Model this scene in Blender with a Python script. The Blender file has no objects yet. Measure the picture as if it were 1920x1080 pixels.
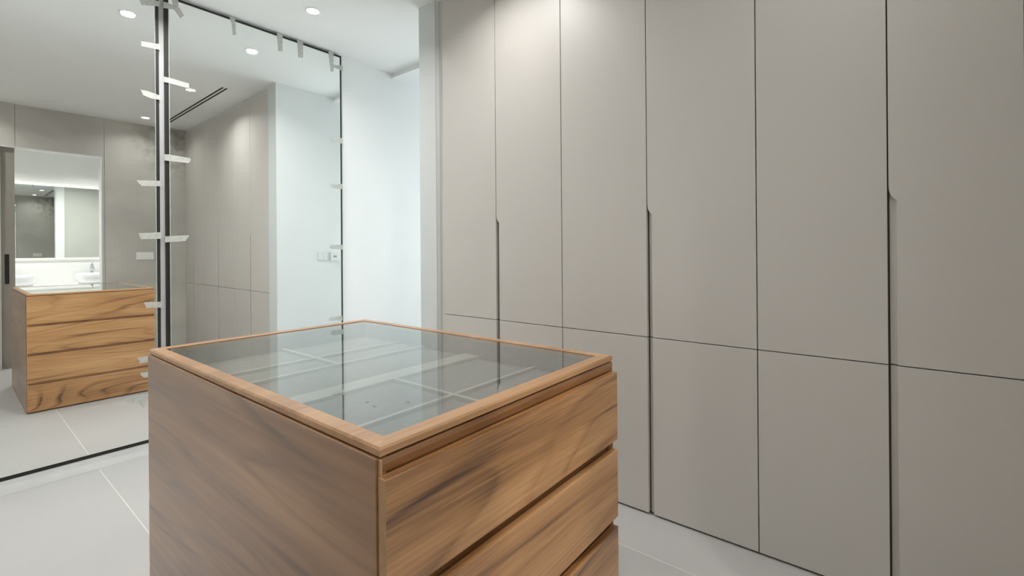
import bpy, bmesh, math, random
from mathutils import Vector, Matrix

random.seed(7)
scene = bpy.context.scene
C = scene.collection

# ------------------------------------------------------------------ camera
YAW, ROLL, FPX, CY, EYE = 0.896948, -0.0079444, 868.35, 469.66, 1.2
cam_d = bpy.data.cameras.new('camera')
cam = bpy.data.objects.new('camera', cam_d)
C.objects.link(cam)
cam_d.sensor_width = 36.0
cam_d.lens = FPX * 36.0 / 1920.0
cam_d.shift_y = -(540.0 - CY) / 1920.0
cam_d.clip_start = 0.02
w = Vector((math.sin(YAW), math.cos(YAW), 0))
r0 = Vector((math.cos(YAW), -math.sin(YAW), 0))
u0 = Vector((0, 0, 1))
r = r0 * math.cos(ROLL) + u0 * math.sin(ROLL)
u = u0 * math.cos(ROLL) - r0 * math.sin(ROLL)
M = Matrix(((r.x, u.x, -w.x, 0), (r.y, u.y, -w.y, 0), (r.z, u.z, -w.z, EYE), (0, 0, 0, 1)))
cam.matrix_world = M
scene.camera = cam

# ------------------------------------------------------------------ world, daylight, exposure
scene.view_settings.view_transform = 'Standard'
scene.view_settings.look = 'None'
scene.view_settings.gamma = 1.0
scene.view_settings.use_curve_mapping = False
scene.view_settings.exposure = 0.55
world = bpy.data.worlds.new('daylight')
scene.world = world
world.use_nodes = True
bg = world.node_tree.nodes['Background']
bg.inputs['Color'].default_value = (0.92, 0.955, 1.0, 1)
bg.inputs['Strength'].default_value = 5.1
SPOT_W = 7.0            # watts of each dressing-room downlight
BATH_W = 12.5  # watts of each downlight added to light the bathroom

# the daylight enters through the bedroom window: portal that guides sampling of the sky
WIN_X = 4.3
pd = bpy.data.lights.new('window_portal', 'AREA')
pd.shape = 'RECTANGLE'
pd.size, pd.size_y = 2.6, 2.4
pd.cycles.is_portal = True
po = bpy.data.objects.new('window_portal', pd)
C.objects.link(po)
po.location = (WIN_X - 0.02, 1.95, 1.35)
po.rotation_euler = (0, math.radians(90), 0)

# ------------------------------------------------------------------ key dimensions
XW = 2.017      # wardrobe door plane
XL = -0.36      # left wall
YR = -0.335     # rear stone wall
YM = 3.42       # mirror wall
ZC = 2.79       # ceiling
YP = 2.36       # passage side wall

# ------------------------------------------------------------------ helpers
def obj(name, mesh, mat=None, parent=None, loc=(0, 0, 0), rot=None):
    o = bpy.data.objects.new(name, mesh)
    C.objects.link(o)
    o.location = loc
    if rot: o.rotation_euler = rot
    if parent: o.parent = parent
    if mat and not mesh.materials: mesh.materials.append(mat)
    return o

def empty(name, loc=(0, 0, 0), label=None, cat=None, group=None, kind=None, rot=None, parent=None):
    o = bpy.data.objects.new(name, None)
    C.objects.link(o)
    o.location = loc
    o.empty_display_size = 0.05
    if rot: o.rotation_euler = rot
    if parent: o.parent = parent
    return tag(o, label, cat, group, kind)

def tag(o, label=None, cat=None, group=None, kind=None):
    if label: o['label'] = label
    if cat: o['category'] = cat
    if group: o['group'] = group
    if kind: o['kind'] = kind
    return o

def bm_mesh(bm, name, smooth=False):
    bmesh.ops.recalc_face_normals(bm, faces=bm.faces[:])
    me = bpy.data.meshes.new(name)
    bm.to_mesh(me); bm.free()
    if smooth:
        for p in me.polygons: p.use_smooth = True
    return me

def box_bm(bm, x0, x1, y0, y1, z0, z1):
    vs = [bm.verts.new(p) for p in ((x0,y0,z0),(x1,y0,z0),(x1,y1,z0),(x0,y1,z0),(x0,y0,z1),(x1,y0,z1),(x1,y1,z1),(x0,y1,z1))]
    for f in ((0,3,2,1),(4,5,6,7),(0,1,5,4),(1,2,6,5),(2,3,7,6),(3,0,4,7)):
        bm.faces.new([vs[i] for i in f])

def box(name, x0, x1, y0, y1, z0, z1, mat, parent=None, bevel=0.0, origin=None, seg=1):
    """box given in world axes; origin = centre of its base unless given"""
    if origin is None: origin = ((x0+x1)/2, (y0+y1)/2, z0)
    ox, oy, oz = origin
    bm = bmesh.new()
    box_bm(bm, x0-ox, x1-ox, y0-oy, y1-oy, z0-oz, z1-oz)
    if bevel:
        bmesh.ops.bevel(bm, geom=bm.edges[:], offset=bevel, segments=seg, affect='EDGES', profile=0.5)
    px, py, pz = (parent_world(parent) if parent else (0, 0, 0))
    return obj(name, bm_mesh(bm, name), mat, parent, (ox-px, oy-py, oz-pz))

def parent_world(p):
    x = y = z = 0.0
    while p:
        x += p.location.x; y += p.location.y; z += p.location.z
        p = p.parent
    return x, y, z

def prism(name, pts, axis, a0, a1, mat, parent=None, origin=None, bevel=0.0):
    """polygon pts in the two axes other than 'axis', extruded a0..a1 along axis (world coordinates)"""
    bm = bmesh.new()
    ox, oy, oz = origin if origin else (0, 0, 0)
    def P(p, a):
        if axis == 'X': return (a-ox, p[0]-oy, p[1]-oz)
        if axis == 'Y': return (p[0]-ox, a-oy, p[1]-oz)
        return (p[0]-ox, p[1]-oy, a-oz)
    A = [bm.verts.new(P(p, a0)) for p in pts]
    B = [bm.verts.new(P(p, a1)) for p in pts]
    bm.faces.new(A); bm.faces.new(B[::-1])
    n = len(pts)
    for i in range(n):
        bm.faces.new((A[i], B[i], B[(i+1) % n], A[(i+1) % n]))
    if bevel:
        bmesh.ops.recalc_face_normals(bm, faces=bm.faces[:])
        bmesh.ops.bevel(bm, geom=bm.edges[:], offset=bevel, segments=1, affect='EDGES', profile=0.5)
    px, py, pz = (parent_world(parent) if parent else (0, 0, 0))
    return obj(name, bm_mesh(bm, name), mat, parent, (ox-px, oy-py, oz-pz))

def lathe_bm(bm, prof, seg=28, cx=0, cy=0, sx=1, sy=1, cap=True):
    rings = []
    for rad, z in prof:
        rings.append([bm.verts.new((cx+sx*rad*math.cos(2*math.pi*i/seg), cy+sy*rad*math.sin(2*math.pi*i/seg), z)) for i in range(seg)])
    for a, b in zip(rings, rings[1:]):
        for i in range(seg):
            bm.faces.new((a[i], a[(i+1) % seg], b[(i+1) % seg], b[i]))
    if cap:
        bm.faces.new(rings[0][::-1]); bm.faces.new(rings[-1])

def tube_bm(bm, path, rad, seg=12):
    rings = []
    n = len(path)
    for k, p in enumerate(path):
        p = Vector(p)
        d = (Vector(path[min(k+1, n-1)]) - Vector(path[max(k-1, 0)])).normalized()
        a = d.cross(Vector((1, 0, 0)))
        if a.length < 0.1: a = d.cross(Vector((0, 1, 0)))
        a.normalize(); b = d.cross(a)
        rings.append([bm.verts.new(p + rad*(a*math.cos(2*math.pi*i/seg) + b*math.sin(2*math.pi*i/seg))) for i in range(seg)])
    for a, b in zip(rings, rings[1:]):
        for i in range(seg):
            bm.faces.new((a[i], a[(i+1) % seg], b[(i+1) % seg], b[i]))
    bm.faces.new(rings[0][::-1]); bm.faces.new(rings[-1])

# ------------------------------------------------------------------ materials
def lin(c):
    return tuple(((v/255/12.92) if v/255 <= 0.04045 else ((v/255+0.055)/1.055)**2.4) for v in c) + (1,)

def new_mat(name):
    m = bpy.data.materials.new(name); m.use_nodes = True
    nt = m.node_tree
    return m, nt, nt.nodes['Principled BSDF']

def plain(name, rgb, rough=0.5, metal=0.0, noise=0.0, scale=6.0, bump=0.0, spec=0.5, coord='Object'):
    m, nt, b = new_mat(name)
    b.inputs['Roughness'].default_value = rough
    b.inputs['Metallic'].default_value = metal
    b.inputs['Specular IOR Level'].default_value = spec
    b.inputs['Base Color'].default_value = lin(rgb)
    if noise or bump:
        tc = nt.nodes.new('ShaderNodeTexCoord')
        nz = nt.nodes.new('ShaderNodeTexNoise')
        nz.inputs['Scale'].default_value = scale
        nz.inputs['Detail'].default_value = 5
        nt.links.new(tc.outputs[coord], nz.inputs['Vector'])
        if noise:
            rp = nt.nodes.new('ShaderNodeValToRGB')
            c0 = tuple(max(0, v*(1-noise)) for v in rgb); c1 = tuple(min(255, v*(1+noise)) for v in rgb)
            rp.color_ramp.elements[0].position = 0.3; rp.color_ramp.elements[0].color = lin(c0)
            rp.color_ramp.elements[1].position = 0.7; rp.color_ramp.elements[1].color = lin(c1)
            nt.links.new(nz.outputs['Fac'], rp.inputs['Fac'])
            nt.links.new(rp.outputs['Color'], b.inputs['Base Color'])
        if bump:
            bp = nt.nodes.new('ShaderNodeBump'); bp.inputs['Strength'].default_value = bump
            bp.inputs['Distance'].default_value = 0.002
            nt.links.new(nz.outputs['Fac'], bp.inputs['Height'])
            nt.links.new(bp.outputs['Normal'], b.inputs['Normal'])
    return m

def emis(name, rgb, strength):
    m, nt, b = new_mat(name)
    b.inputs['Base Color'].default_value = lin(rgb)
    b.inputs['Emission Color'].default_value = lin(rgb)
    b.inputs['Emission Strength'].default_value = strength
    return m

def wood(name, axis, dark, mid, light, rough=0.34, seed=0.0, figure=0.44, coat=0.6, fine=170.0, relief=0.05, rings=14.0, fibre=0.36):
    """walnut-like veneer, grain along the given axis, cathedral figure from noise contours"""
    m, nt, b = new_mat(name)
    N, L = nt.nodes.new, nt.links.new
    tc = N('ShaderNodeTexCoord'); oi = N('ShaderNodeObjectInfo')
    off = N('ShaderNodeVectorMath'); off.operation = 'SCALE'
    comb = N('ShaderNodeCombineXYZ')
    for k in range(3): L(oi.outputs['Random'], comb.inputs[k])
    L(comb.outputs[0], off.inputs[0]); off.inputs['Scale'].default_value = 13.0 + seed
    add = N('ShaderNodeVectorMath'); add.operation = 'ADD'
    L(tc.outputs['Object'], add.inputs[0]); L(off.outputs[0], add.inputs[1])
    def mapped(along, across):
        mp = N('ShaderNodeMapping')
        s = [across]*3; s['XYZ'.index(axis)] = along
        mp.inputs['Scale'].default_value = s
        L(add.outputs[0], mp.inputs['Vector'])
        return mp
    # figure
    m1 = mapped(0.62, 4.2)
    n1 = N('ShaderNodeTexNoise'); n1.inputs['Scale'].default_value = 1.0; n1.inputs['Detail'].default_value = 1.5
    n1.inputs['Roughness'].default_value = 0.45; n1.inputs['Distortion'].default_value = 0.25
    L(m1.outputs[0], n1.inputs['Vector'])
    k1 = N('ShaderNodeMath'); k1.operation = 'MULTIPLY'; k1.inputs[1].default_value = rings
    L(n1.outputs['Fac'], k1.inputs[0])
    fr = N('ShaderNodeMath'); fr.operation = 'FRACT'; L(k1.outputs[0], fr.inputs[0])
    rp = N('ShaderNodeValToRGB')
    e = rp.color_ramp.elements
    e[0].position = 0.0; e[0].color = (0.50,)*3 + (1,)
    e[1].position = 0.62; e[1].color = (0.66,)*3 + (1,)
    q = e.new(0.90); q.color = (0.50-figure,)*3 + (1,)
    q = e.new(1.0); q.color = (0.50,)*3 + (1,)
    L(fr.outputs[0], rp.inputs['Fac'])
    # broad tone
    m2 = mapped(0.7, 7.0)
    n2 = N('ShaderNodeTexNoise'); n2.inputs['Scale'].default_value = 1.3; n2.inputs['Detail'].default_value = 3
    L(m2.outputs[0], n2.inputs['Vector'])
    # fibres
    m3 = mapped(fine*0.03, fine)
    n3 = N('ShaderNodeTexNoise'); n3.inputs['Scale'].default_value = 1.0; n3.inputs['Detail'].default_value = 4
    L(m3.outputs[0], n3.inputs['Vector'])
    a1 = N('ShaderNodeMath'); a1.operation = 'MULTIPLY_ADD'; a1.inputs[1].default_value = 0.40
    # the figure fades in and out along the board
    m4 = mapped(1.6, 9.0)
    n4 = N('ShaderNodeTexNoise'); n4.inputs['Scale'].default_value = 1.0; n4.inputs['Detail'].default_value = 2
    L(m4.outputs[0], n4.inputs['Vector'])
    r4 = N('ShaderNodeMapRange'); r4.inputs[1].default_value = 0.35; r4.inputs[2].default_value = 0.65; r4.inputs[3].default_value = 0.15; r4.inputs[4].default_value = 1.0
    L(n4.outputs['Fac'], r4.inputs[0])
    fm = N('ShaderNodeMix'); fm.data_type = 'FLOAT'; fm.inputs[2].default_value = 0.56
    L(r4.outputs[0], fm.inputs[0]); L(rp.outputs['Color'], fm.inputs[3])
    L(fm.outputs[0], a1.inputs[0])
    t2 = N('ShaderNodeMath'); t2.operation = 'MULTIPLY'; t2.inputs[1].default_value = 0.60; L(n2.outputs['Fac'], t2.inputs[0])
    L(t2.outputs[0], a1.inputs[2])
    a2 = N('ShaderNodeMath'); a2.operation = 'MULTIPLY_ADD'; a2.inputs[1].default_value = fibre
    L(n3.outputs['Fac'], a2.inputs[0]); 
    s2 = N('ShaderNodeMath'); s2.operation = 'SUBTRACT'; s2.inputs[1].default_value = fibre/2; L(a1.outputs[0], s2.inputs[0])
    L(s2.outputs[0], a2.inputs[2])
    col = N('ShaderNodeValToRGB')
    ce = col.color_ramp.elements
    ce[0].position = 0.26; ce[0].color = lin(dark)
    ce[1].position = 0.76; ce[1].color = lin(light)
    q = ce.new(0.50); q.color = lin(mid)
    L(a2.outputs[0], col.inputs['Fac'])
    L(col.outputs['Color'], b.inputs['Base Color'])
    b.inputs['Roughness'].default_value = rough
    b.inputs['Specular IOR Level'].default_value = 0.5
    b.inputs['Coat Weight'].default_value = coat; b.inputs['Coat Roughness'].default_value = 0.34; b.inputs['Coat IOR'].default_value = 1.5
    bp = N('ShaderNodeBump'); bp.inputs['Strength'].default_value = relief; bp.inputs['Distance'].default_value = 0.0005
    L(n3.outputs['Fac'], bp.inputs['Height']); L(bp.outputs['Normal'], b.inputs['Normal'])
    return m

def stone(name):
    """taupe porcelain slab: mottled, faint pale streaks, patchy stains near the corner by the wardrobe"""
    m, nt, b = new_mat(name)
    N, L = nt.nodes.new, nt.links.new
    g = N('ShaderNodeNewGeometry')
    n1 = N('ShaderNodeTexNoise'); n1.inputs['Scale'].default_value = 1.6; n1.inputs['Detail'].default_value = 6; n1.inputs['Distortion'].default_value = 0.6
    L(g.outputs['Position'], n1.inputs['Vector'])
    rp = N('ShaderNodeValToRGB')
    rp.color_ramp.elements[0].position = 0.3; rp.color_ramp.elements[0].color = lin((184, 181, 174))
    rp.color_ramp.elements[1].position = 0.72; rp.color_ramp.elements[1].color = lin((207, 204, 196))
    L(n1.outputs['Fac'], rp.inputs['Fac'])
    # pale streaks
    mp = N('ShaderNodeMapping'); mp.inputs['Scale'].default_value = (0.5, 1.0, 2.6); mp.inputs['Rotation'].default_value = (0, 0.35, 0)
    L(g.outputs['Position'], mp.inputs['Vector'])
    n2 = N('ShaderNodeTexNoise'); n2.inputs['Scale'].default_value = 1.2; n2.inputs['Detail'].default_value = 4; n2.inputs['Distortion'].default_value = 1.4
    L(mp.outputs[0], n2.inputs['Vector'])
    r2 = N('ShaderNodeValToRGB')
    e = r2.color_ramp.elements
    e[0].position = 0.485; e[0].color = (0, 0, 0, 1); e[1].position = 0.515; e[1].color = (0, 0, 0, 1)
    q = e.new(0.5); q.color = (0.32, 0.32, 0.32, 1)
    L(n2.outputs['Fac'], r2.inputs['Fac'])
    mx = N('ShaderNodeMix'); mx.data_type = 'RGBA'
    L(r2.outputs['Color'], mx.inputs[0]); L(rp.outputs['Color'], mx.inputs[6]); mx.inputs[7].default_value = lin((190, 186, 176))
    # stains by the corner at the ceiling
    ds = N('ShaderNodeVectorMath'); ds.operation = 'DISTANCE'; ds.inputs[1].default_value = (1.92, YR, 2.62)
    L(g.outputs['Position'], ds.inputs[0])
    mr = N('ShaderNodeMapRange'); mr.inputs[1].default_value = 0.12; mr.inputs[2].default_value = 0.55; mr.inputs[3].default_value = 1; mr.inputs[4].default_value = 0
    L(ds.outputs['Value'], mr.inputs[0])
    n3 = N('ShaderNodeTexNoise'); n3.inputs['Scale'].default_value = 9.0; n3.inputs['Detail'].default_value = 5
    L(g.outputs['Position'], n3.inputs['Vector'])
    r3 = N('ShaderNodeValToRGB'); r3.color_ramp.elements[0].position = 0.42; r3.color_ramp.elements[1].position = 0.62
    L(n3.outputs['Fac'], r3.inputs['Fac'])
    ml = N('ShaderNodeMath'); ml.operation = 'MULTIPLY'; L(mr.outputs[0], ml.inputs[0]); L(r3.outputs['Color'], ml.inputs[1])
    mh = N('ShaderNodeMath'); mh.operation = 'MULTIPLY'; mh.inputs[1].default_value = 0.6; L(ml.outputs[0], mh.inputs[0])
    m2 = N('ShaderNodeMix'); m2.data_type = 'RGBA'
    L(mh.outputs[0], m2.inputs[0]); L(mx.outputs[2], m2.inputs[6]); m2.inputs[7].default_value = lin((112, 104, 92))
    L(m2.outputs[2], b.inputs['Base Color'])
    b.inputs['Roughness'].default_value = 0.45
    return m

def mirror_mat(name, rgb):
    m = bpy.data.materials.new(name); m.use_nodes = True
    nt = m.node_tree; nt.nodes.clear()
    o = nt.nodes.new('ShaderNodeOutputMaterial'); g = nt.nodes.new('ShaderNodeBsdfGlossy')
    g.inputs['Roughness'].default_value = 0.0; g.inputs['Color'].default_value = rgb + (1,)
    nt.links.new(g.outputs[0], o.inputs[0])
    return m

def pane_mat(name, tint):
    """clear flat pane: both faces' Fresnel reflection over straight transmission"""
    m = bpy.data.materials.new(name); m.use_nodes = True
    nt = m.node_tree; nt.nodes.clear()
    N, L = nt.nodes.new, nt.links.new
    o = N('ShaderNodeOutputMaterial'); g = N('ShaderNodeBsdfGlossy'); t = N('ShaderNodeBsdfTransparent')
    g.inputs['Roughness'].default_value = 0.0; g.inputs['Color'].default_value = (0.97, 1, 0.99, 1)
    t.inputs['Color'].default_value = tint + (1,)
    f = N('ShaderNodeFresnel'); f.inputs['IOR'].default_value = 1.52
    k = N('ShaderNodeMath'); k.operation = 'MULTIPLY'; k.inputs[1].default_value = 2.0; L(f.outputs[0], k.inputs[0])
    a = N('ShaderNodeMath'); a.operation = 'ADD'; a.inputs[1].default_value = 1.0; L(f.outputs[0], a.inputs[0])
    d = N('ShaderNodeMath'); d.operation = 'DIVIDE'; L(k.outputs[0], d.inputs[0]); L(a.outputs[0], d.inputs[1])
    mx = N('ShaderNodeMixShader'); L(d.outputs[0], mx.inputs[0]); L(t.outputs[0], mx.inputs[1]); L(g.outputs[0], mx.inputs[2])
    L(mx.outputs[0], o.inputs[0])
    return m

def tape_mat(name):
    m, nt, b = new_mat(name)
    N, L = nt.nodes.new, nt.links.new
    b.inputs['Base Color'].default_value = lin((216, 217, 211)); b.inputs['Roughness'].default_value = 0.7
    tr = N('ShaderNodeBsdfTransparent'); mx = N('ShaderNodeMixShader')
    tc = N('ShaderNodeTexCoord'); nz = N('ShaderNodeTexNoise'); nz.inputs['Scale'].default_value = 60
    L(tc.outputs['Object'], nz.inputs['Vector'])
    mr = N('ShaderNodeMapRange'); mr.inputs[3].default_value = 0.28; mr.inputs[4].default_value = 0.62; L(nz.outputs['Fac'], mr.inputs[0])
    L(mr.outputs[0], mx.inputs[0]); L(b.outputs[0], mx.inputs[1]); L(tr.outputs[0], mx.inputs[2])
    L(mx.outputs[0], nt.nodes['Material Output'].inputs[0])
    return m

WHITE = plain('white_paint', (236, 237, 237), 0.75, noise=0.006, scale=3, bump=0.03)
CEIL = plain('ceiling_paint', (240, 240, 239), 0.8, noise=0.006, scale=2)
BATHW = plain('bathroom_paint', (222, 223, 220), 0.6, noise=0.006, scale=3)
TILE = plain('floor_porcelain', (180, 179, 177), 0.38, noise=0.018, scale=1.6)
GROUT = plain('grout', (222, 219, 213), 0.9, noise=0.02, scale=30)
TAUPE = plain('taupe_lacquer', (197, 193, 187), 0.45, noise=0.008, scale=1.5, spec=0.5)
tn = TAUPE.node_tree.nodes['Principled BSDF']
tn.inputs['Coat Weight'].default_value = 0.12; tn.inputs['Coat Roughness'].default_value = 0.38
CARC = plain('carcass_dark', (74, 66, 58), 0.7, noise=0.03, scale=8)
FILL = plain('filler_white', (206, 208, 205), 0.6, noise=0.005, scale=3)
GREIGE = plain('greige_paint', (205, 201, 195), 0.6, noise=0.006, scale=3)
PILLAR = plain('pillar_face_grey', (206, 211, 210), 0.6, noise=0.006, scale=3)
STONE = stone('stone_panel')
DOORM = plain('door_leaf_taupe', (150, 143, 134), 0.45, noise=0.02, scale=3)
BLACK = plain('black_metal', (22, 21, 19), 0.4, noise=0.05, scale=20)
BACK = plain('black_backing', (33, 32, 29), 0.55, noise=0.06, scale=9)
MIRR = mirror_mat('mirror_silver', (0.945, 0.97, 0.96))
BMIRR = mirror_mat('bath_mirror_silver', (0.84, 0.87, 0.85))
GEDGE = plain('glass_edge', (205, 216, 210), 0.2, noise=0.02, scale=20)
SKIRT = plain('skirting_grey', (234, 236, 236), 0.5, noise=0.02, scale=5)
TAPE = tape_mat('masking_tape')
W_DARK, W_MID, W_LIGHT = (82, 50, 26), (178, 129, 81), (216, 170, 119)
S_DARK, S_MID, S_LIGHT = (74, 46, 25), (144, 101, 62), (190, 146, 100)
WOODX = wood('walnut_grain_x', 'X', W_DARK, W_MID, W_LIGHT)
WOODY = wood('walnut_grain_y', 'Y', S_DARK, S_MID, S_LIGHT, rough=0.34, seed=3.1, figure=0.34, coat=0.8, fine=60.0, relief=0.0, rings=8.0, fibre=0.28)
WRAIL = wood('walnut_recess', 'X', (96, 62, 34), (150, 104, 62), (180, 134, 88), seed=1.7)
WTOP = wood('walnut_top', 'X', (134, 94, 58), (178, 134, 92), (204, 164, 122), seed=5.2, figure=0.05, coat=0.3)
EDGE = plain('edge_band', (182, 146, 108), 0.45, noise=0.05, scale=40)
PANE = pane_mat('clear_glass', (0.93, 0.965, 0.95))
FELT = plain('tray_fabric', (140, 136, 132), 0.9, noise=0.05, scale=60, bump=0.2)
DIV = plain('tray_divider', (186, 182, 174), 0.6, noise=0.02, scale=30)
CRUMB = plain('dark_debris', (52, 42, 34), 0.8, noise=0.2, scale=200)
LENS = emis('downlight_lens', (255, 252, 244), 14.0)
LED = emis('led_strip', (255, 250, 238), 2.2)
PLASTIC = plain('white_plastic', (233, 234, 232), 0.35, noise=0.004, scale=20)
GREYPL = plain('grey_display', (150, 154, 156), 0.3, noise=0.02, scale=50)
CERAM = plain('white_ceramic', (236, 239, 240), 0.12, noise=0.003, scale=8)
CHROME = plain('chrome', (215, 218, 220), 0.08, metal=1.0, noise=0.01, scale=20)
COUNTER = plain('counter_white', (226, 225, 222), 0.3, noise=0.01, scale=6)
SLOT = plain('vent_slot_black', (18, 18, 18), 0.7, noise=0.1, scale=30)

def struct(o, label=None):
    o['kind'] = 'structure'
    if label: o['label'] = label
    return o

# ------------------------------------------------------------------ setting: floor with large tiles
fl = struct(box('floor', XL-0.1, WIN_X+0.3, -2.3, YM+0.12, -0.06, -0.0007, GROUT, origin=(0, 0, -0.06)), 'pale floor of large porcelain tiles with thin pale joints')
TW, TL, GAP = 1.17, 2.34, 0.003
tile_mesh = {}
def tile(x0, x1, y0, y1):
    key = (round(x1-x0, 3), round(y1-y0, 3))
    if key not in tile_mesh:
        bm = bmesh.new(); sx, sy = (x1-x0-GAP)/2, (y1-y0-GAP)/2
        box_bm(bm, -sx, sx, -sy, sy, -0.008, 0.0)
        bmesh.ops.bevel(bm, geom=[e for e in bm.edges if all(v.co.z > -0.001 for v in e.verts)], offset=0.0008, segments=1, affect='EDGES')
        tile_mesh[key] = bm_mesh(bm, 'tile')
    obj('tile', tile_mesh[key], TILE, fl, ((x0+x1)/2, (y0+y1)/2, 0.06))
xs = [XL-0.1, 0.576, 1.746, 2.916, WIN_X+0.3]
ys = [-2.3, -1.24, 1.1, YM+0.12]
for a, b_ in zip(xs, xs[1:]):
    for c, d in zip(ys, ys[1:]):
        tile(a, b_, c, d)

# ceilings
def slab(name, x0, x1, y0, y1, z0, z1, mat, label=None):
    return struct(box(name, x0, x1, y0, y1, z0, z1, mat), label)
slab('ceiling', XL-0.1, 2.58, YR-0.12, YM+0.12, ZC, ZC+0.12, CEIL, 'flat white ceiling of the dressing room')
slab('wall_left', XL-0.1, XL, YR-0.12, YM+0.12, 0, ZC, GREIGE, 'plain greige wall facing the wardrobe')
slab('wall_mirror', XL, WIN_X+0.2, YM, YM+0.12, 0, 3.05, WHITE, 'white wall carrying the mirrors and running into the passage')
# passage side wall (white pillar end beside the wardrobe) and rest of the bedroom shell
slab('trim_4', 1.996, 2.0005, 2.205, YP, 0, ZC, PILLAR, 'pale grey front face of the pillar end beside the wardrobe')  # thin sheet on the pillar front, greyer than the white wall behind
slab('wall_passage', 2.0, 2.71, 2.205, YP, 0, ZC, WHITE, 'white pillar and passage wall at the end of the wardrobe')
slab('wall_bedroom', 2.62, 2.71, 0.2, 2.205, 0, 2.95, WHITE, 'white bedroom wall behind the wardrobe')
slab('trim_lintel', 2.575, 2.75, YP-0.15, YM+0.02, 2.750, 2.96, WHITE, 'shallow white lintel over the passage opening')
slab('wall_bedroom_side', 2.62, WIN_X+0.2, 0.1, 0.2, 0, 2.95, WHITE, 'white side wall of the bedroom')
slab('ceiling_bedroom', 2.60, WIN_X+0.2, 0.1, YM+0.1, 2.95, 3.05, CEIL, 'white bedroom ceiling beyond the passage')
# bedroom window: posts, sill and frame around an open daylight pane
slab('wall_window_sill', WIN_X, WIN_X+0.12, 0.2, YM, 0, 0.15, WHITE, 'low white sill wall under the bedroom window')
slab('wall_window_head', WIN_X, WIN_X+0.12, 0.2, YM, 2.55, 2.95, WHITE, 'white wall above the bedroom window')
slab('wall_window_jamb', WIN_X, WIN_X+0.12, 0.2, 0.65, 0.15, 2.55, WHITE, 'white wall beside the bedroom window')
slab('wall_window_jamb_far', WIN_X, WIN_X+0.12, 3.25, YM, 0.15, 2.55, WHITE, 'white wall strip beside the bedroom window')
wn = empty('window_1', (WIN_X+0.06, 1.95, 0.15), 'tall bedroom window with white frame', kind='structure')
for yy in (0.65, 1.93, 3.21):
    box('window_frame', WIN_X+0.03, WIN_X+0.09, yy, yy+0.04, 0.15, 2.55, WHITE, wn)
for zz in (0.15, 2.51):
    box('window_rail', WIN_X+0.03, WIN_X+0.09, 0.65, 3.25, zz, zz+0.04, WHITE, wn)
for y0 in (0.69, 1.97):
    box('window_pane', WIN_X+0.055, WIN_X+0.065, y0, y0+1.24, 0.19, 2.51, PANE, wn)

# rear wall: block structure with stone panels as parts, doorway x 0.41..1.21
DX0, DX1, DZ = 0.410, 1.208, 2.335
wr = empty('wall_rear', (1.0, YR-0.06, 0), 'taupe stone-clad rear wall with a doorway to the bathroom', kind='structure')
YB0, YB1 = YR-0.12, YR-0.012
box('wall_core', XL, DX0-0.9+0.53, YB0, YB1, 0, ZC, WHITE, wr)
# pocket beside the doorway: two thin skins with the sliding leaf between
box('wall_core', DX0-0.37, DX0, YB0, YB0+0.03, 0, DZ, WHITE, wr)
box('wall_core', DX0-0.37, DX0, YB1-0.02, YB1, 0, DZ, WHITE, wr)
box('wall_core', DX0-0.37, DX1, YB0, YB1, DZ, ZC, WHITE, wr)
box('wall_core', DX1, 2.62, YB0, YB1, 0, ZC, WHITE, wr)
g = 0.0015
for (x0, x1, z0, z1) in ((XL, DX0-0.004, 0, DZ), (XL, 0.515, DZ, ZC), (0.515, 1.232, DZ, ZC), (DX1+0.004, 1.232, 0, DZ), (1.232, 2.03, 0, ZC)):
    box('stone_panel', x0+g, x1-g, YB1, YR, z0+g, z1-g if z1 < ZC else z1, STONE, wr, bevel=0.0008)
# bathroom side: greige cladding and a white casing around the doorway
BSIDE = plain('bathroom_cladding', (196, 196, 188), 0.5, noise=0.02, scale=3)
box('cladding_panel', DX1+0.10, 2.30, YB0-0.006, YB0, 0, 2.6, BSIDE, wr)
box('cladding_panel', XL, DX0-0.09, YB0-0.006, YB0, 0, 2.6, BSIDE, wr)
box('cladding_panel', DX0-0.09, DX1+0.10, YB0-0.006, YB0, DZ+0.09, 2.6, BSIDE, wr)
for (x0, x1, z0, z1) in ((DX1+0.004, DX1+0.10, 0, DZ+0.09), (DX0-0.09, DX0, 0, DZ+0.09), (DX0, DX1+0.004, DZ, DZ+0.09)):
    box('door_casing', x0, x1, YB0-0.014, YB0, z0, z1, WHITE, wr)
# white door lining
box('door_lining', DX1-0.006, DX1+0.004, YB0-0.004, YR-0.002, 0, DZ, WHITE, wr)
box('door_lining', DX0, DX1, YB0-0.004, YR-0.002, DZ-0.006, DZ+0.002, WHITE, wr)

# sliding pocket door leaf, mostly inside the wall
dl = empty('door_1', (0.16, YR-0.068, 0), 'taupe sliding door leaf with black pull, mostly slid into the rear wall', kind='structure')
box('leaf', DX0-0.35, 0.513, YR-0.085, YR-0.050, 0.006, DZ-0.008, DOORM, dl, bevel=0.001)
h = box('handle', 0.438, 0.470, YR-0.052, YR-0.044, 0.890, 1.203, BLACK, dl, bevel=0.002)

# skirting below the mirrors
struct(box('baseboard_mirror', XL, 0.860, YM-0.004, YM, 0, 0.074, SKIRT, bevel=0.001), 'pale grey skirting strip under the mirrors')
struct(box('trim_1', 0.890, 2.068, YM-0.004, YM, 0, 0.074, SKIRT, bevel=0.001), 'pale grey skirting strip under the mirror beside the passage')

STRIP = plain('grey_strip', (190, 191, 192), 0.6, noise=0.02, scale=5)
struct(box('trim_5', 0.860, 0.890, YM-0.003, YM, 0, ZC-0.008, STRIP), 'slim grey strip of wall between the two mirrors')

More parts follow.
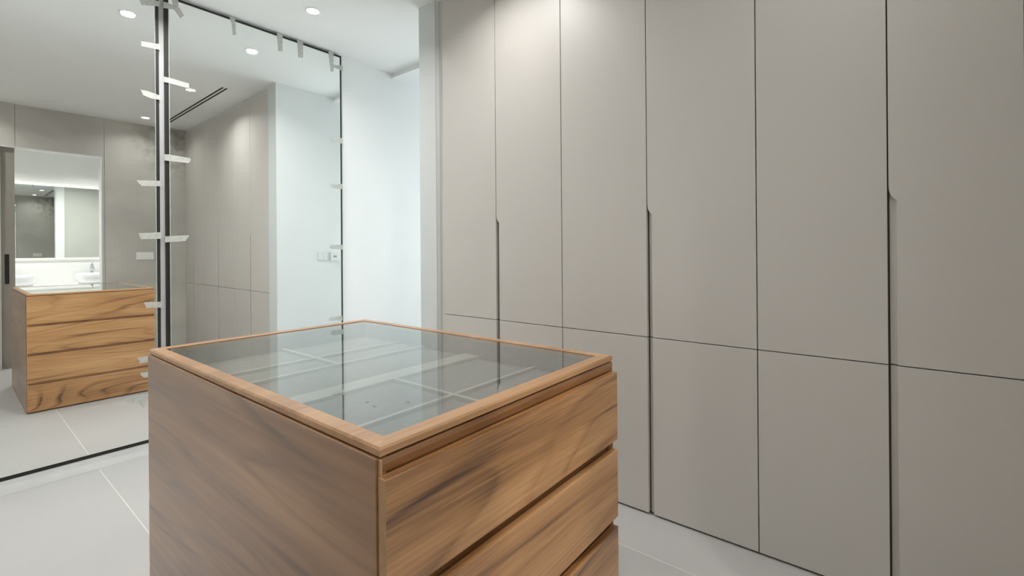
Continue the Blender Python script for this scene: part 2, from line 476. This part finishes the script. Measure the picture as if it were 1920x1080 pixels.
# ------------------------------------------------------------------ bathroom shell (seen in the mirror through the doorway)
BY = -2.19
slab('wall_bathroom', -0.7, 2.3, BY-0.1, BY, 0, 2.6, BATHW, 'white bathroom wall behind the washbasins')
slab('wall_bathroom_left', -0.8, -0.7, BY, YB0, 0, 2.6, BATHW, 'white bathroom side wall')
slab('wall_bathroom_right', 2.3, 2.4, BY, YB0, 0, 2.6, BATHW, 'white bathroom end wall')
slab('ceiling_bathroom', -0.8, 2.4, BY-0.1, YB0, 2.6, 2.7, CEIL, 'white bathroom ceiling')
struct(box('wall_bathroom_inner', -0.7, XL, YB0, YB0+0.1, 0, 2.6, WHITE), 'white stub wall between bathroom and dressing room')

# ------------------------------------------------------------------ mirrors
def mirror(name, x0, x1, z0, z1, bl, br, rz, rx, label, piv):
    """glass sheet over a larger black backing board"""
    t = empty(name, (piv, YM-0.006, z0), label, 'mirror', 'wall mirrors being fitted', rot=(rx, 0, rz))
    def part(n, a, b2, ya, yb, za, zb, mat, bev=0):
        bm = bmesh.new(); box_bm(bm, a-piv, b2-piv, ya, yb, za-z0, zb-z0)
        if bev: bmesh.ops.bevel(bm, geom=bm.edges[:], offset=bev, segments=1, affect='EDGES')
        return obj(n, bm_mesh(bm, n), mat, t)
    part('backing_board', x0, x1, -0.003, 0.006, z0, z1, BACK)
    gl = part('mirror_glass', x0+bl, x1-br, -0.009, -0.004, z0+0.023, z1-0.020, MIRR)
    gl.data.materials.append(GEDGE)
    for p in gl.data.polygons:
        if abs(p.normal.y) < 0.5: p.material_index = 1
    e = 0.0022
    for (a, b2, za, zb) in ((x0+bl-e, x0+bl, z0+0.023, z1-0.02), (x1-br, x1-br+e, z0+0.023, z1-0.02), (x0+bl, x1-br, z0+0.023-e, z0+0.023), (x0+bl, x1-br, z1-0.02, z1-0.02+e)):
        part('glass_edge', a, b2, -0.0092, -0.003, za, zb, GEDGE)
    return t
RZ1, RZ2 = -0.005, -0.0075
mirror('wall_mirror_panel', -0.30, 0.862, 0.075, 2.777, 0.02, 0.021, RZ1, 0.0, 'wide wall mirror over the skirting, black edged, reflecting the doorway', 0.862)
mirror('wall_mirror_panel', 0.888, 2.068, 0.075, 2.777, 0.024, 0.020, RZ2, 0.0016, 'tall wall mirror beside the white passage, black edged, reflecting the wardrobe', 0.888)

# ------------------------------------------------------------------ masking tape on the mirror edges
TAPES = {
 'm1': [[(0.776,2.452),(0.861,2.465),(0.861,2.43),(0.776,2.423)],[(0.772,2.164),(0.799,2.166),(0.862,2.153),(0.862,2.127),(0.817,2.126),(0.782,2.136)],[(0.748,1.628),(0.861,1.638),(0.861,1.605),(0.771,1.598)],[(0.756,1.319),(0.859,1.327),(0.859,1.287),(0.766,1.284)],[(0.779,0.911),(0.856,0.907),(0.856,0.872),(0.791,0.877)],[(0.744,0.59),(0.854,0.592),(0.854,0.554),(0.754,0.557),(0.759,0.569)],[(0.759,0.5),(0.854,0.493),(0.853,0.457),(0.776,0.468),(0.761,0.484)],[(0.77,2.691),(0.785,2.723),(0.865,2.721),(0.865,2.692),(0.78,2.667)],[(0.675,0.356),(0.696,0.372),(0.755,0.369),(0.853,0.371),(0.852,0.332),(0.801,0.336),(0.77,0.287),(0.755,0.319),(0.713,0.331)]],
 'm2left': [[(0.889,2.728),(0.916,2.73),(0.966,2.727),(0.991,2.684),(0.971,2.662),(0.938,2.702),(0.889,2.689)],[(0.886,2.273),(0.913,2.274),(1.014,2.266),(1.014,2.236),(0.913,2.241),(0.886,2.24)],[(0.886,1.801),(0.908,1.804),(1.019,1.797),(1.019,1.78),(1.008,1.765),(0.886,1.764)],[(0.888,1.303),(1.01,1.312),(0.99,1.275),(0.888,1.266)]],
 'm2top': [[(0.917,2.785),(0.958,2.786),(0.963,2.732),(0.938,2.709)],[(1.243,2.785),(1.282,2.782),(1.288,2.67),(1.268,2.663),(1.262,2.736)],[(1.557,2.785),(1.599,2.784),(1.598,2.66),(1.567,2.654)],[(1.705,2.785),(1.75,2.784),(1.749,2.662),(1.712,2.654)],[(1.952,2.785),(1.997,2.785),(1.996,2.635),(1.973,2.624),(1.96,2.717)]],
 'm2right': [[(1.987,2.683),(2.076,2.703),(2.075,2.66),(1.987,2.666)],[(1.973,2.096),(2.071,2.119),(2.07,2.071),(1.982,2.068)],[(1.965,1.733),(2.067,1.748),(2.067,1.705),(1.974,1.704)],[(1.952,1.244),(1.975,1.256),(2.063,1.257),(2.063,1.218),(1.966,1.223)],[(1.947,0.681),(1.966,0.687),(2.058,0.685),(2.058,0.647),(1.947,0.66)]],
}
TLAB = {'m1': 'torn white masking tape strip on the edge of the wide doorway-reflecting mirror',
        'm2left': 'white masking tape strip on the mirror edge next to the gap between both mirrors',
        'm2top': 'white masking tape strip hanging down from the top edge of the tall mirror',
        'm2right': 'white masking tape strip on the mirror edge next to the white passage wall'}
def mirror_y(k, x, z):
    if k == 'm1': return YM - 0.015 + RZ1*(x-0.862)
    return YM - 0.015 + RZ2*(x-0.888) - 0.0016*(z-0.075)
TSPECIAL = {('m1', 8): 'widest ragged piece of white masking tape, low on the doorway-reflecting mirror beside the island',
            ('m2left', 0): 'bent piece of white masking tape at the mirror corner by the gap and the ceiling',
            ('m2right', 0): 'short piece of white masking tape at the mirror corner by the passage and the ceiling'}
for k, lst in TAPES.items():
    for ti, pts in enumerate(lst):
        if k == 'm1': pts = [(x if x < 0.85 else 0.866, z) for x, z in pts]
        if k == 'm2left': pts = [(x if x > 0.893 else 0.884, z) for x, z in pts]
        cx = sum(p[0] for p in pts)/len(pts); cz = sum(p[1] for p in pts)/len(pts)
        bm = bmesh.new()
        A = [bm.verts.new((x-cx, mirror_y(k, x, z)-0.0012-(YM-0.015), z-cz)) for x, z in pts]
        B = [bm.verts.new((x-cx, mirror_y(k, x, z)-0.0002-(YM-0.015), z-cz)) for x, z in pts]
        bm.faces.new(A); bm.faces.new(B[::-1])
        n = len(A)
        for i in range(n): bm.faces.new((A[i], B[i], B[(i+1) % n], A[(i+1) % n]))
        o = obj('masking_tape', bm_mesh(bm, 'masking_tape'), TAPE, None, (cx, YM-0.015, cz))
        tag(o, TSPECIAL.get((k, ti), TLAB[k]), 'tape', TLAB[k].replace('strip', 'strips'))

# ------------------------------------------------------------------ wardrobe: three double units, taupe doors
ZJ = 0.803; ZTOP = 2.748; DT = 0.020; G = 0.0019
def door(name, y0, y1, z0, z1, parent, groove):
    """y1 is the edge with the finger groove; groove = None, 'top' (rounded start below the top) or 'full'"""
    a, b2 = y0+G, y1-G
    gw = 0.021
    if groove is None:
        pts = [(a, z0), (b2, z0), (b2, z1), (a, z1)]
    elif groove == 'full':
        pts = [(a, z0), (b2-gw, z0), (b2-gw, z1), (a, z1)]
    else:
        zt = 1.405
        arc = [(b2-gw+gw*math.sin(t)**1.2 if t > 0 else b2-gw, zt-0.045+0.045*(1-math.cos(t))) for t in [math.pi/2*i/8 for i in range(9)]]
        pts = [(a, z0), (b2-gw, z0)] + arc + [(b2, z1), (a, z1)]
    d = prism(name, pts, 'X', XW, XW+DT, TAUPE, parent, origin=(XW, (a+b2)/2, z0))
    md = d.modifiers.new('bevel', 'BEVEL'); md.width = 0.0010; md.segments = 1; md.limit_method = 'ANGLE'; md.angle_limit = 0.9
    if groove:
        zt = 1.405 if groove == 'top' else z1
        prism('groove_liner', [(XW+0.0090, b2-gw-0.004), (XW+DT, b2-gw-0.004), (XW+DT, b2-0.0025), (XW+0.017, b2-0.0025)], 'Z', z0+0.0005, zt-0.0005, TAUPE, d, origin=(XW+0.015, b2-gw/2, z0))
    return d
units = [((2.165, 1.726, 1.283), 'taupe two-door wardrobe unit beside the white pillar'),
         ((1.283, 0.829, 0.3835), 'taupe two-door wardrobe unit, the middle one of three'),
         ((0.3835, -0.017, YR+0.001), 'taupe two-door wardrobe unit against the stone rear wall')]
for (ya, yb, yc), lab in units:
    t = empty('wardrobe', (XW+0.3, (ya+yc)/2, 0), lab, 'wardrobe', 'wall of fitted wardrobe units')
    box('carcass', XW+DT+0.002, XW+0.58, yc+0.0005, ya-0.0005, 0.03, ZTOP, CARC, t)
    box('plinth', XW+0.022, XW+0.50, yc+0.002, ya-0.002, 0.0, 0.03, CARC, t)
    for (p, q, gr) in ((yb, ya, False), (yc, yb, True)):
        door('upper_door', p, q, ZJ+0.0018, ZTOP, t, 'top' if gr else None)
        door('lower_door', p, q, 0.009, ZJ-0.0018, t, 'full' if gr else None)
struct(box('trim_2', XW+0.012, XW+0.10, 2.165, 2.205, 0, ZC, FILL), 'recessed pale filler strip between wardrobe and pillar')
struct(box('trim_3', XW+0.012, XW+0.10, YR, 2.165, ZTOP+0.003, ZC, FILL), 'slim pale filler strip between wardrobe top and ceiling')

# ------------------------------------------------------------------ island cabinet
IX0, IX1, IY0, IY1, IZ = 0.424, 1.203, 0.600, 1.800, 0.900
isl = empty('island_cabinet', ((IX0+IX1)/2, (IY0+IY1)/2, 0), 'walnut island chest of drawers with an inset glass display top', 'cabinet')
ZS = 0.8855                                   # underside of the top frame
FW0, FW1 = 0.032, 0.035                       # frame widths
gx0, gx1, gy0, gy1 = 0.456, 1.171, 0.634, 1.758
def rail(o0, o1, i0, i1):
    """mitred rail between two outer and two inner corners, top outer arris chamfered"""
    bm = bmesh.new()
    cx, cy = (IX0+IX1)/2, (IY0+IY1)/2
    def sect(o, i):
        dx = math.copysign(1, cx-o[0]); dy = math.copysign(1, cy-o[1])
        c = 0.0030
        pts = ((o[0], o[1], ZS+0.0008), (o[0], o[1], IZ-0.0038), (o[0]+dx*c, o[1]+dy*c, IZ), (i[0], i[1], IZ), (i[0], i[1], ZS+0.0008))
        return [bm.verts.new((p[0]-cx, p[1]-cy, p[2])) for p in pts]
    A, B = sect(o0, i0), sect(o1, i1)
    for k in range(5): bm.faces.new((A[k], B[k], B[(k+1) % 5], A[(k+1) % 5]))
    bm.faces.new(A); bm.faces.new(B[::-1])
    obj('top_rail', bm_mesh(bm, 'top_rail'), WTOP, isl)
OC = [(IX0, IY0), (IX1, IY0), (IX1, IY1), (IX0, IY1)]
IC = [(gx0, gy0), (gx1, gy0), (gx1, gy1), (gx0, gy1)]
for k in range(4): rail(OC[k], OC[(k+1) % 4], IC[k], IC[(k+1) % 4])
# glass: single thin sheet set just below the rim
bm = bmesh.new()
vs = [bm.verts.new(p) for p in ((gx0-0.004, gy0-0.004, 0), (gx1+0.004, gy0-0.004, 0), (gx1+0.004, gy1+0.004, 0), (gx0-0.004, gy1+0.004, 0))]
bm.faces.new(vs)
px, py, pz = parent_world(isl)
glass = obj('glass_top', bm_mesh(bm, 'glass_top'), PANE, isl, (-px, -py, IZ-0.0018))
glass['label'] = 'clear glass sheet over the display tray'
# glass bedding shadow line
# side panels (grain along the length)
for (a, b2) in ((IX0-0.004, IX0+0.015), (IX1-0.015, IX1+0.001)):
    o = box('side_panel', a, b2, IY0+0.004, IY1-0.004, 0.004, ZS-0.002, WOODY, isl, bevel=0.0012)
# edge bands that show as pale lines beside the drawers
for yy in (IY0-0.0005, IY1-0.0075):
    box('edge_strip', IX0-0.0003, IX0+0.0045, yy, yy+0.008, 0.004, ZS-0.0035, EDGE, isl)
    box('edge_strip', IX1-0.0030, IX1-0.0003, yy, yy+0.008, 0.004, ZS-0.0035, EDGE, isl)
# scooped finger rails behind the drawer fronts
for ye, sg, dp in ((IY0, 1, 1.0), (IY1, -1, 0.25)):
    for z0, z1 in ((0.825, ZS-0.0035), (0.615, 0.690), (0.400, 0.474), (0.184, 0.258), (0.004, 0.03)):
        hh = z1-z0
        prof = [(0.0012, z1), (0.0012, z1-0.010), (0.004, z1-0.4*hh), (0.010, z1-0.65*hh), (0.015, z1-0.85*hh), (0.016, z0), (0.036, z0), (0.036, z1)]
        prism('recess_rail', [(ye+sg*(a if a > 0.03 else 0.0012+(a-0.0012)*dp), z) for a, z in prof], 'X', IX0+0.0040, IX1-0.0026, WRAIL, isl, origin=((IX0+IX1)/2, ye, z0))
# drawer fronts
fr_z = [(0.666, 0.856), (0.450, 0.638), (0.234, 0.422), (0.010, 0.206)]
bk_z = [(0.670, 0.8815), (0.451, 0.652), (0.229, 0.432), (0.010, 0.209)]
def drawer_front(ya, yb, z0, z1):
    o = box('drawer_front', IX0-0.0015, IX1-0.0005, ya, yb, z0, z1, WOODX, isl, bevel=0.0012)
    o.data.materials.append(EDGE)
    for p in o.data.polygons:
        if abs(p.normal.x) > 0.6: p.material_index = 1
for (z0, z1) in fr_z:
    drawer_front(IY0-0.0155, IY0+0.003, z0, z1)
for (z0, z1) in bk_z:
    drawer_front(IY1-0.003, IY1+0.0085, z0, z1)
# display tray below the glass
TZ = 0.840
box('tray_floor', gx0-0.010, gx1+0.010, gy0-0.010, gy1+0.010, TZ-0.016, TZ-0.010, FELT, isl)
for (a, b2, c, d) in ((gx0-0.014, gx0-0.002, gy0-0.012, gy1+0.012), (gx1+0.002, gx1+0.014, gy0-0.012, gy1+0.012), (gx0, gx1, gy0-0.014, gy0-0.002), (gx0, gx1, gy1+0.002, gy1+0.014)):
    box('tray_side', a, b2, c, d, TZ-0.035, ZS, FELT, isl)
def divider(x0, x1, y0, y1, zt=TZ):
    box('tray_divider', x0, x1, y0, y1, TZ-0.011, zt, DIV, isl, bevel=0.0008)
XM = 0.818
divider(gx0, gx1, 0.840, 0.852)
divider(gx0, gx1, 1.082, 1.150)
divider(gx0, gx1, 1.364, 1.376)
divider(gx0, gx1, 1.511, 1.523)
divider(XM-0.006, XM+0.006, gy0, 0.8405)
divider(XM-0.006, XM+0.006, 0.8515, 1.0845)
divider(XM-0.006, XM+0.006, 1.3755, 1.5115)
divider(XM-0.006, XM+0.006, 1.5225, gy1)
# crumbs left in the tray
for (x, y, s, rz) in ((0.655, 0.945, 0.009, 0.4), (0.722, 0.905, 0.010, 1.2), (0.665, 0.99, 0.006, 2.0)):
    bm = bmesh.new()
    for q in range(5):
        a = rz + q*1.3
        p0 = Vector((0, 0, s*0.2)); p1 = Vector((math.cos(a)*s*(0.5+0.3*(q % 2)), math.sin(a)*s*0.8, s*0.1))
        tube_bm(bm, [p0, (p0+p1)/2+Vector((0, 0, s*0.15)), p1], s*0.11, 5)
    bmesh.ops.create_icosphere(bm, subdivisions=1, radius=s*0.28, matrix=Matrix.Translation((0, 0, s*0.25)))
    o = obj('debris_crumb', bm_mesh(bm, 'debris_crumb'), CRUMB, None, (x, y, TZ-0.0102))
    tag(o, 'tiny dark crumb lying on the tray under the island glass', 'debris', 'dark crumbs in the display tray')

# ------------------------------------------------------------------ ceiling fittings
dl_mesh = {}
def downlight(x, y, z, label, group, watts):
    t = empty('downlight', (x, y, z), label, 'ceiling light', group)
    if not dl_mesh:
        bm = bmesh.new(); lathe_bm(bm, [(0.046, 0.0), (0.046, -0.003), (0.043, -0.005), (0.0385, -0.004), (0.0385, 0.0)], 32, cap=False)
        dl_mesh['ring'] = bm_mesh(bm, 'trim_ring', True)
        bm = bmesh.new(); lathe_bm(bm, [(0.039, -0.0002), (0.039, -0.0025), (0.030, -0.0032)], 32)
        dl_mesh['lens'] = bm_mesh(bm, 'lens')
    obj('trim_ring', dl_mesh['ring'], PLASTIC, t)
    obj('lens', dl_mesh['lens'], LENS, t)
    ld = bpy.data.lights.new('downlight_lamp', 'AREA')
    ld.shape = 'DISK'; ld.size = 0.07; ld.spread = math.radians(145); ld.energy = watts
    ld.color = (1.0, 0.992, 0.98)
    lo = bpy.data.objects.new('downlight_lamp', ld); C.objects.link(lo)
    lo.parent = t; lo.location = (0, 0, -0.012)
    return t
G1 = 'recessed downlights in the dressing room ceiling'
L1 = 'round white recessed downlight in the dressing room ceiling'
for x, y, k in ((0.811, 2.925, 1.0), (1.574, 2.92, 0.6), (1.558, 1.52, 0.75), (1.535, 0.075, 0.25), (0.043, 2.92, 0.8), (0.043, 1.52, 0.5), (0.043, 0.075, 0.6)):
    downlight(x, y, ZC, L1, G1, SPOT_W*k)
for x, y in ((0.35, -1.35), (1.35, -1.35)):  # unseen lamps added as a light source for the bathroom
    downlight(x, y, 2.6, 'round white downlight added in the unseen bathroom ceiling for light', 'added bathroom ceiling downlights', BATH_W)

av = empty('air_vent', (1.75, 0.92, ZC), 'long ceiling air vent with two black slots in front of the wardrobe', 'vent')
box('vent_frame', 1.70, 1.80, -0.02, 1.86, ZC-0.0015, ZC+0.002, CEIL, av)
for xx in (1.725, 1.760):
    box('vent_slot', xx, xx+0.017, 0.0, 1.835, ZC-0.003, ZC, SLOT, av)

# ------------------------------------------------------------------ switches
def plate(name, x0, x1, z0, z1, y, side, label, cat, depth, extra):
    """side = +1: faces +Y"""
    t = empty(name, ((x0+x1)/2, y, (z0+z1)/2), label, cat)
    ya, yb = (y-0.001, y+depth) if side > 0 else (y-depth, y+0.001)
    box('plate', x0, x1, ya, yb, z0, z1, PLASTIC, t, bevel=0.002)
    for (a, b2, c, d, mat, dp, nm) in extra:
        box(nm, a, b2, y+depth-0.001, y+depth+dp, c, d, mat, t, bevel=0.0008)
    return t
plate('light_switch', 2.395, 2.520, 1.108, 1.197, YP, 1, 'flat white double switch plate on the passage wall', 'switch', 0.006,
      [(2.403, 2.456, 1.116, 1.189, PLASTIC, 0.003, 'rocker'), (2.459, 2.512, 1.116, 1.189, PLASTIC, 0.003, 'rocker')])
plate('thermostat', 2.530, 2.618, 1.104, 1.197, YP, 1, 'square white thermostat beside the switch plate on the passage wall', 'thermostat', 0.022,
      [(2.556, 2.592, 1.142, 1.160, GREYPL, 0.0012, 'display')])
plate('light_switch', 1.522, 1.697, 1.120, 1.215, YR, 1, 'white triple switch plate on the stone rear wall', 'switch', 0.007,
      [(1.528, 1.580, 1.128, 1.207, PLASTIC, 0.002, 'rocker'), (1.583, 1.636, 1.128, 1.207, PLASTIC, 0.002, 'rocker'), (1.639, 1.691, 1.128, 1.207, PLASTIC, 0.002, 'rocker')])

# ------------------------------------------------------------------ bathroom furniture
bx = empty('bathroom_mirror', (0.9, BY, 1.148), 'backlit bathroom mirror above the washbasins', 'mirror')
box('mirror_box', -0.25, 1.85, BY, BY+0.032, 1.175, 2.112, COUNTER, bx)
box('mirror_sheet', -0.28, 1.88, BY+0.032, BY+0.038, 1.148, 2.140, BMIRR, bx)
for z0, z1 in ((1.160, 1.174), (2.113, 2.127)):
    box('led_strip', -0.25, 1.85, BY+0.006, BY+0.026, z0, z1, LED, bx)
vn = empty('vanity_unit', (0.9, -1.92, 0), 'white wall-hung vanity unit under the washbasins', 'vanity')
box('body', -0.3, 2.0, BY+0.001, -1.68, 0.40, 0.755, COUNTER, vn)
for k in range(4):
    box('drawer', -0.29+k*0.5735, 0.275+k*0.5735, -1.682, -1.662, 0.41, 0.745, COUNTER, vn, bevel=0.002)
ct = box('worktop', -0.32, 2.02, BY+0.001, -1.65, 0.755, 0.790, COUNTER, bevel=0.002)
tag(ct, 'thin white worktop carrying the washbasins', 'worktop')
def basin(x0, x1, yc, zb, zt, label):
    t = empty('washbasin', ((x0+x1)/2, yc, zb), label, 'washbasin', 'vessel washbasins on the vanity')
    bm = bmesh.new()
    W, D, H = (x1-x0)/2, 0.185, zt-zb
    def ring(k, z, n=40):
        out = []
        for i in range(n):
            a = 2*math.pi*i/n
            c, s = math.cos(a), math.sin(a)
            e = 0.55
            out.append(bm.verts.new((W*k[0]*math.copysign(abs(c)**e, c), D*k[1]*math.copysign(abs(s)**e, s), z)))
        return out
    R = [ring((0.84, 0.80), 0.0), ring((0.92, 0.90), H*0.25), ring((0.97, 0.96), H*0.6), ring((1, 1), H*0.97), ring((0.99, 0.985), H), ring((0.965, 0.95), H*0.985),
         ring((0.93, 0.90), H*0.6), ring((0.80, 0.76), H*0.2), ring((0.2, 0.2), H*0.12)]
    for a, b2 in zip(R, R[1:]):
        for i in range(40): bm.faces.new((a[i], a[(i+1) % 40], b2[(i+1) % 40], b2[i]))
    bm.faces.new(R[0][::-1]); bm.faces.new(R[-1])
    obj('bowl', bm_mesh(bm, 'bowl', True), CERAM, t)
    bm = bmesh.new(); lathe_bm(bm, [(0.022, H*0.12), (0.022, H*0.15), (0.012, H*0.16)], 16)
    obj('drain', bm_mesh(bm, 'drain', True), CHROME, t)
basin(1.185, 1.655, -1.90, 0.790, 0.930, 'white vessel washbasin with the tall chrome tap behind it')
basin(0.330, 0.800, -1.90, 0.790, 0.930, 'white vessel washbasin at the sliding-door side of the vanity')
tp = empty('basin_tap', (1.385, -2.12, 0.79), 'tall chrome mixer tap behind the washbasin', 'tap')
bm = bmesh.new(); lathe_bm(bm, [(0.028, 0), (0.028, 0.008), (0.021, 0.012), (0.020, 0.20), (0.024, 0.215), (0.024, 0.25), (0.018, 0.26)], 20)
obj('body', bm_mesh(bm, 'body', True), CHROME, tp)
bm = bmesh.new(); tube_bm(bm, [(0, 0.0, 0.20), (0, 0.05, 0.205), (0, 0.11, 0.20), (0, 0.135, 0.185)], 0.013, 12)
obj('spout', bm_mesh(bm, 'spout', True), CHROME, tp)
bm = bmesh.new(); tube_bm(bm, [(0, 0.0, 0.258), (0, 0.03, 0.275), (0, 0.08, 0.285)], 0.008, 10)
obj('lever', bm_mesh(bm, 'lever', True), CHROME, tp)
